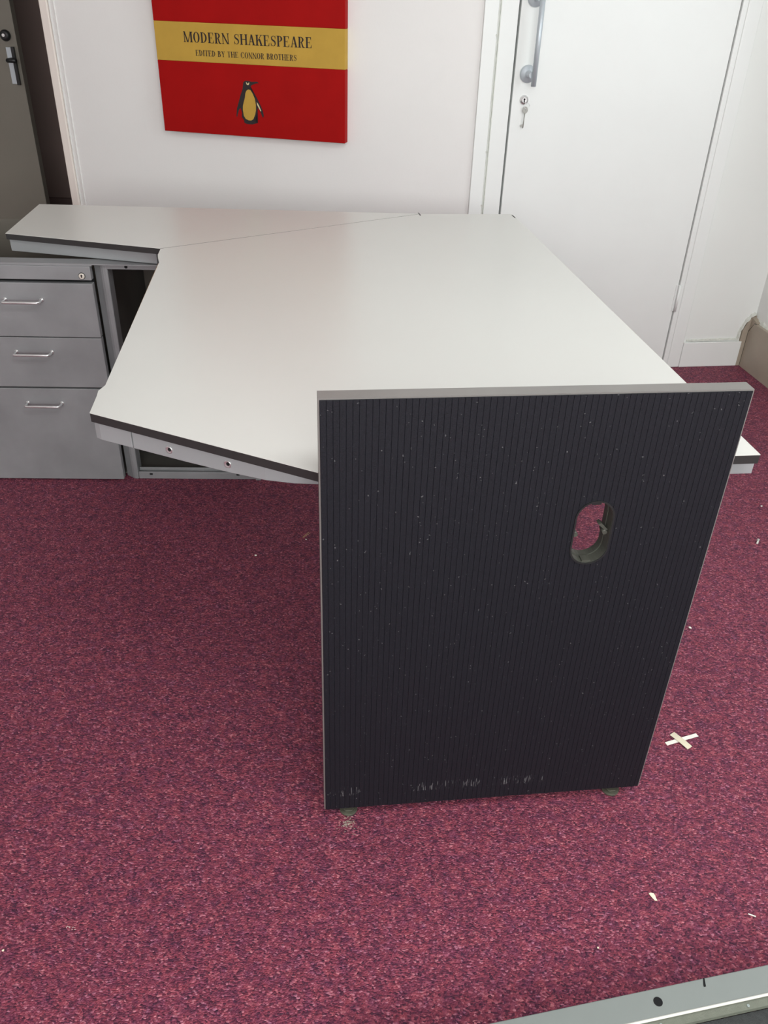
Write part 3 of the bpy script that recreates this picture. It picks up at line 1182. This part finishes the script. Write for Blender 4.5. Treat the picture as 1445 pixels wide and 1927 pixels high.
box(bm, A0 + 0.0378, A1 - 0.0378, -DEP + 0.0378, -0.0525, 0.004, TZ - 0.014)
obj('infill', bm, M_dark, lp)
bm = B()
u, v = 0.2576, -0.0185
tube(bm, [(u, v, TZ - 0.001), (u, v, TZ + 0.0004)], 0.0068, 24)
obj('round_hole', bm, M_hole, lp)
bm = B()
prism(bm, [(0.3410, 0.0003), (0.3435, 0.0003), (0.3390, -0.0120), (0.3355, -0.0120), (0.3360, -0.0095)], TZ - 0.002, TZ + 0.0004)
obj('slot', bm, M_hole, lp)

# ------------------------------------------------------------------ litter on the carpet


def quad_strip(a, b, w, z0, z1, name, m, label, cat, group=None, bend=0.0):
    a, b = Vector(a), Vector(b)
    d = b - a
    L = d.length
    bm = B()
    n = 8
    prev = None
    for k in range(n + 1):
        t = k / n
        h = z0 + (z1 - z0) * t + bend * math.sin(PI * t)
        ring = [bm.verts.new((t * L, s * w / 2, hh)) for s, hh in ((-1, h), (1, h), (1, h + 0.0006), (-1, h + 0.0006))]
        if prev:
            for q in range(4):
                bm.faces.new((prev[q], prev[(q + 1) % 4], ring[(q + 1) % 4], ring[q]))
        else:
            bm.faces.new(ring)
        prev = ring
    bm.faces.new(prev)
    return tag(obj(name, bm, m, loc=(a[0], a[1], 0), rz=math.atan2(d[1], d[0])), label, cat, group)


quad_strip((0.5912, 1.1712), (0.6630, 1.1985), 0.0085, 0.0010, 0.0010, 'paper_strip', M_paper,
           'narrow white paper strip on the carpet, lower one of the crossed pair', 'paper strip', bend=0.0004)
quad_strip((0.6105, 1.1990), (0.6370, 1.1620), 0.0140, 0.0022, 0.0020, 'card_strip', M_paperw,
           'beige card strip lying across the white paper strip', 'paper strip', bend=0.0010)


def flake(pts, z, h, name, m, label, cat, loc, group=None):
    bm = B()
    prism(bm, pts, z, z + h)
    return tag(obj(name, bm, m, loc=loc, bevel=0.0003), label, cat, group)


flake([(-0.0063, 0.0045), (-0.002, 0.0062), (0.0025, 0.0050), (0.0038, 0.0015), (0.0042, -0.0040), (0.0055, -0.0082), (0.0010, -0.0080), (-0.0012, -0.0045), (-0.0042, 0.0005)],
      0.0012, 0.0012, 'paper_chip', M_chip, 'cream torn chip on the carpet in front of the black panel', 'paper scrap', (0.4775, 0.8335, 0))

# a loose screw right of the black panel
sc = thing('screw', 'small silver screw lying on the carpet right of the black panel', 'screw', (1.0505, 1.9200, 0.0035), 62)
bm = B()
tube(bm, [(-0.009, 0, 0), (0.007, 0, 0)], 0.0026, 12)
obj('shank', bm, M_lip, sc)
bm = B()
tube(bm, [(0.007, 0, 0.0005), (0.0100, 0, 0.0005)], 0.0045, 14)
obj('screw_head', bm, M_chrome, sc)


def crumb(loc, r, name, m, label, seed):
    rnd = random.Random(seed)
    bm = B()
    bmesh.ops.create_icosphere(bm, subdivisions=1, radius=r)
    for v in bm.verts:
        v.co *= rnd.uniform(0.7, 1.2)
        v.co.z = v.co.z * 0.6 + r * 0.6
    return tag(obj(name, bm, m, loc=loc), label, 'crumb')


crumb((1.1330, 2.1160, 0), 0.0035, 'plaster_crumb', M_lip, 'tiny white crumb on the carpet beyond the silver screw', 1)
crumb((0.7480, 1.5390, 0), 0.0040, 'plaster_crumb', M_paper, 'white crumb at the right edge of the black panel', 2)
crumb((-0.3375, 1.7777, 0), 0.0034, 'plaster_crumb', M_paper, 'lone white crumb on the carpet below the desk left corner', 3)
crumb((-0.2111, 1.8599, 0), 0.0028, 'plaster_crumb', M_paper, 'white crumb beside the small wire clip', 4)
crumb((0.3659, 0.7413, 0), 0.0016, 'plaster_crumb', M_chip, 'tiny cream crumb between the torn chip and the framed panel', 5)
crumb((-0.5728, 0.7052, 0), 0.0020, 'plaster_crumb', M_chip, 'tiny pale crumb at the left edge of the near carpet', 6)
quad_strip((0.6300, 0.8075), (0.6410, 0.8030), 0.0022, 0.001, 0.001, 'paper_sliver', M_paper, 'thin white sliver on the carpet above the framed panel', 'paper scrap')
# bent wire clip
bm = B()
tube(bm, [(-0.0090, -0.0100, 0.0015), (-0.0110, -0.0120, 0.0015), (-0.0090, -0.0135, 0.0015), (0.0080, 0.0090, 0.0015)], 0.0007, 8)
tube(bm, [(-0.0090, -0.0100, 0.0015), (0.0020, 0.0110, 0.0015), (0.0045, 0.0125, 0.0015)], 0.0007, 8)
tag(obj('wire_clip', bm, mat('brass_wire', (190, 160, 120), 0.4, metal=0.4), loc=(-0.2110, 1.8830, 0)), 'small bent brass wire clip on the carpet left of the black panel', 'clip')
# fluff
rnd = random.Random(9)


def fluff(loc, n, spread, name, m, label):
    bm = B()
    for k in range(n):
        x, y = rnd.gauss(0, spread), rnd.gauss(0, spread)
        a_ = rnd.uniform(0, PI)
        l_ = rnd.uniform(0.0015, 0.004)
        tube(bm, [(x, y, 0.0012), (x + l_ * math.cos(a_) * 0.5, y + l_ * math.sin(a_) * 0.5, 0.0024), (x + l_ * math.cos(a_), y + l_ * math.sin(a_), 0.0012)], 0.0003, 5)
    o = obj(name, bm, m, loc=loc)
    tag(o, label, 'fluff')
    o['kind'] = 'stuff'
    return o


fluff((-0.0470, 0.9560, 0), 90, 0.0075, 'dust_fluff', M_dust, 'grey dust fluff on the carpet at the left foot of the black panel')
fluff((-0.4800, 0.7455, 0), 7, 0.0030, 'lint', M_paper, 'white lint on the carpet near the lower left corner')
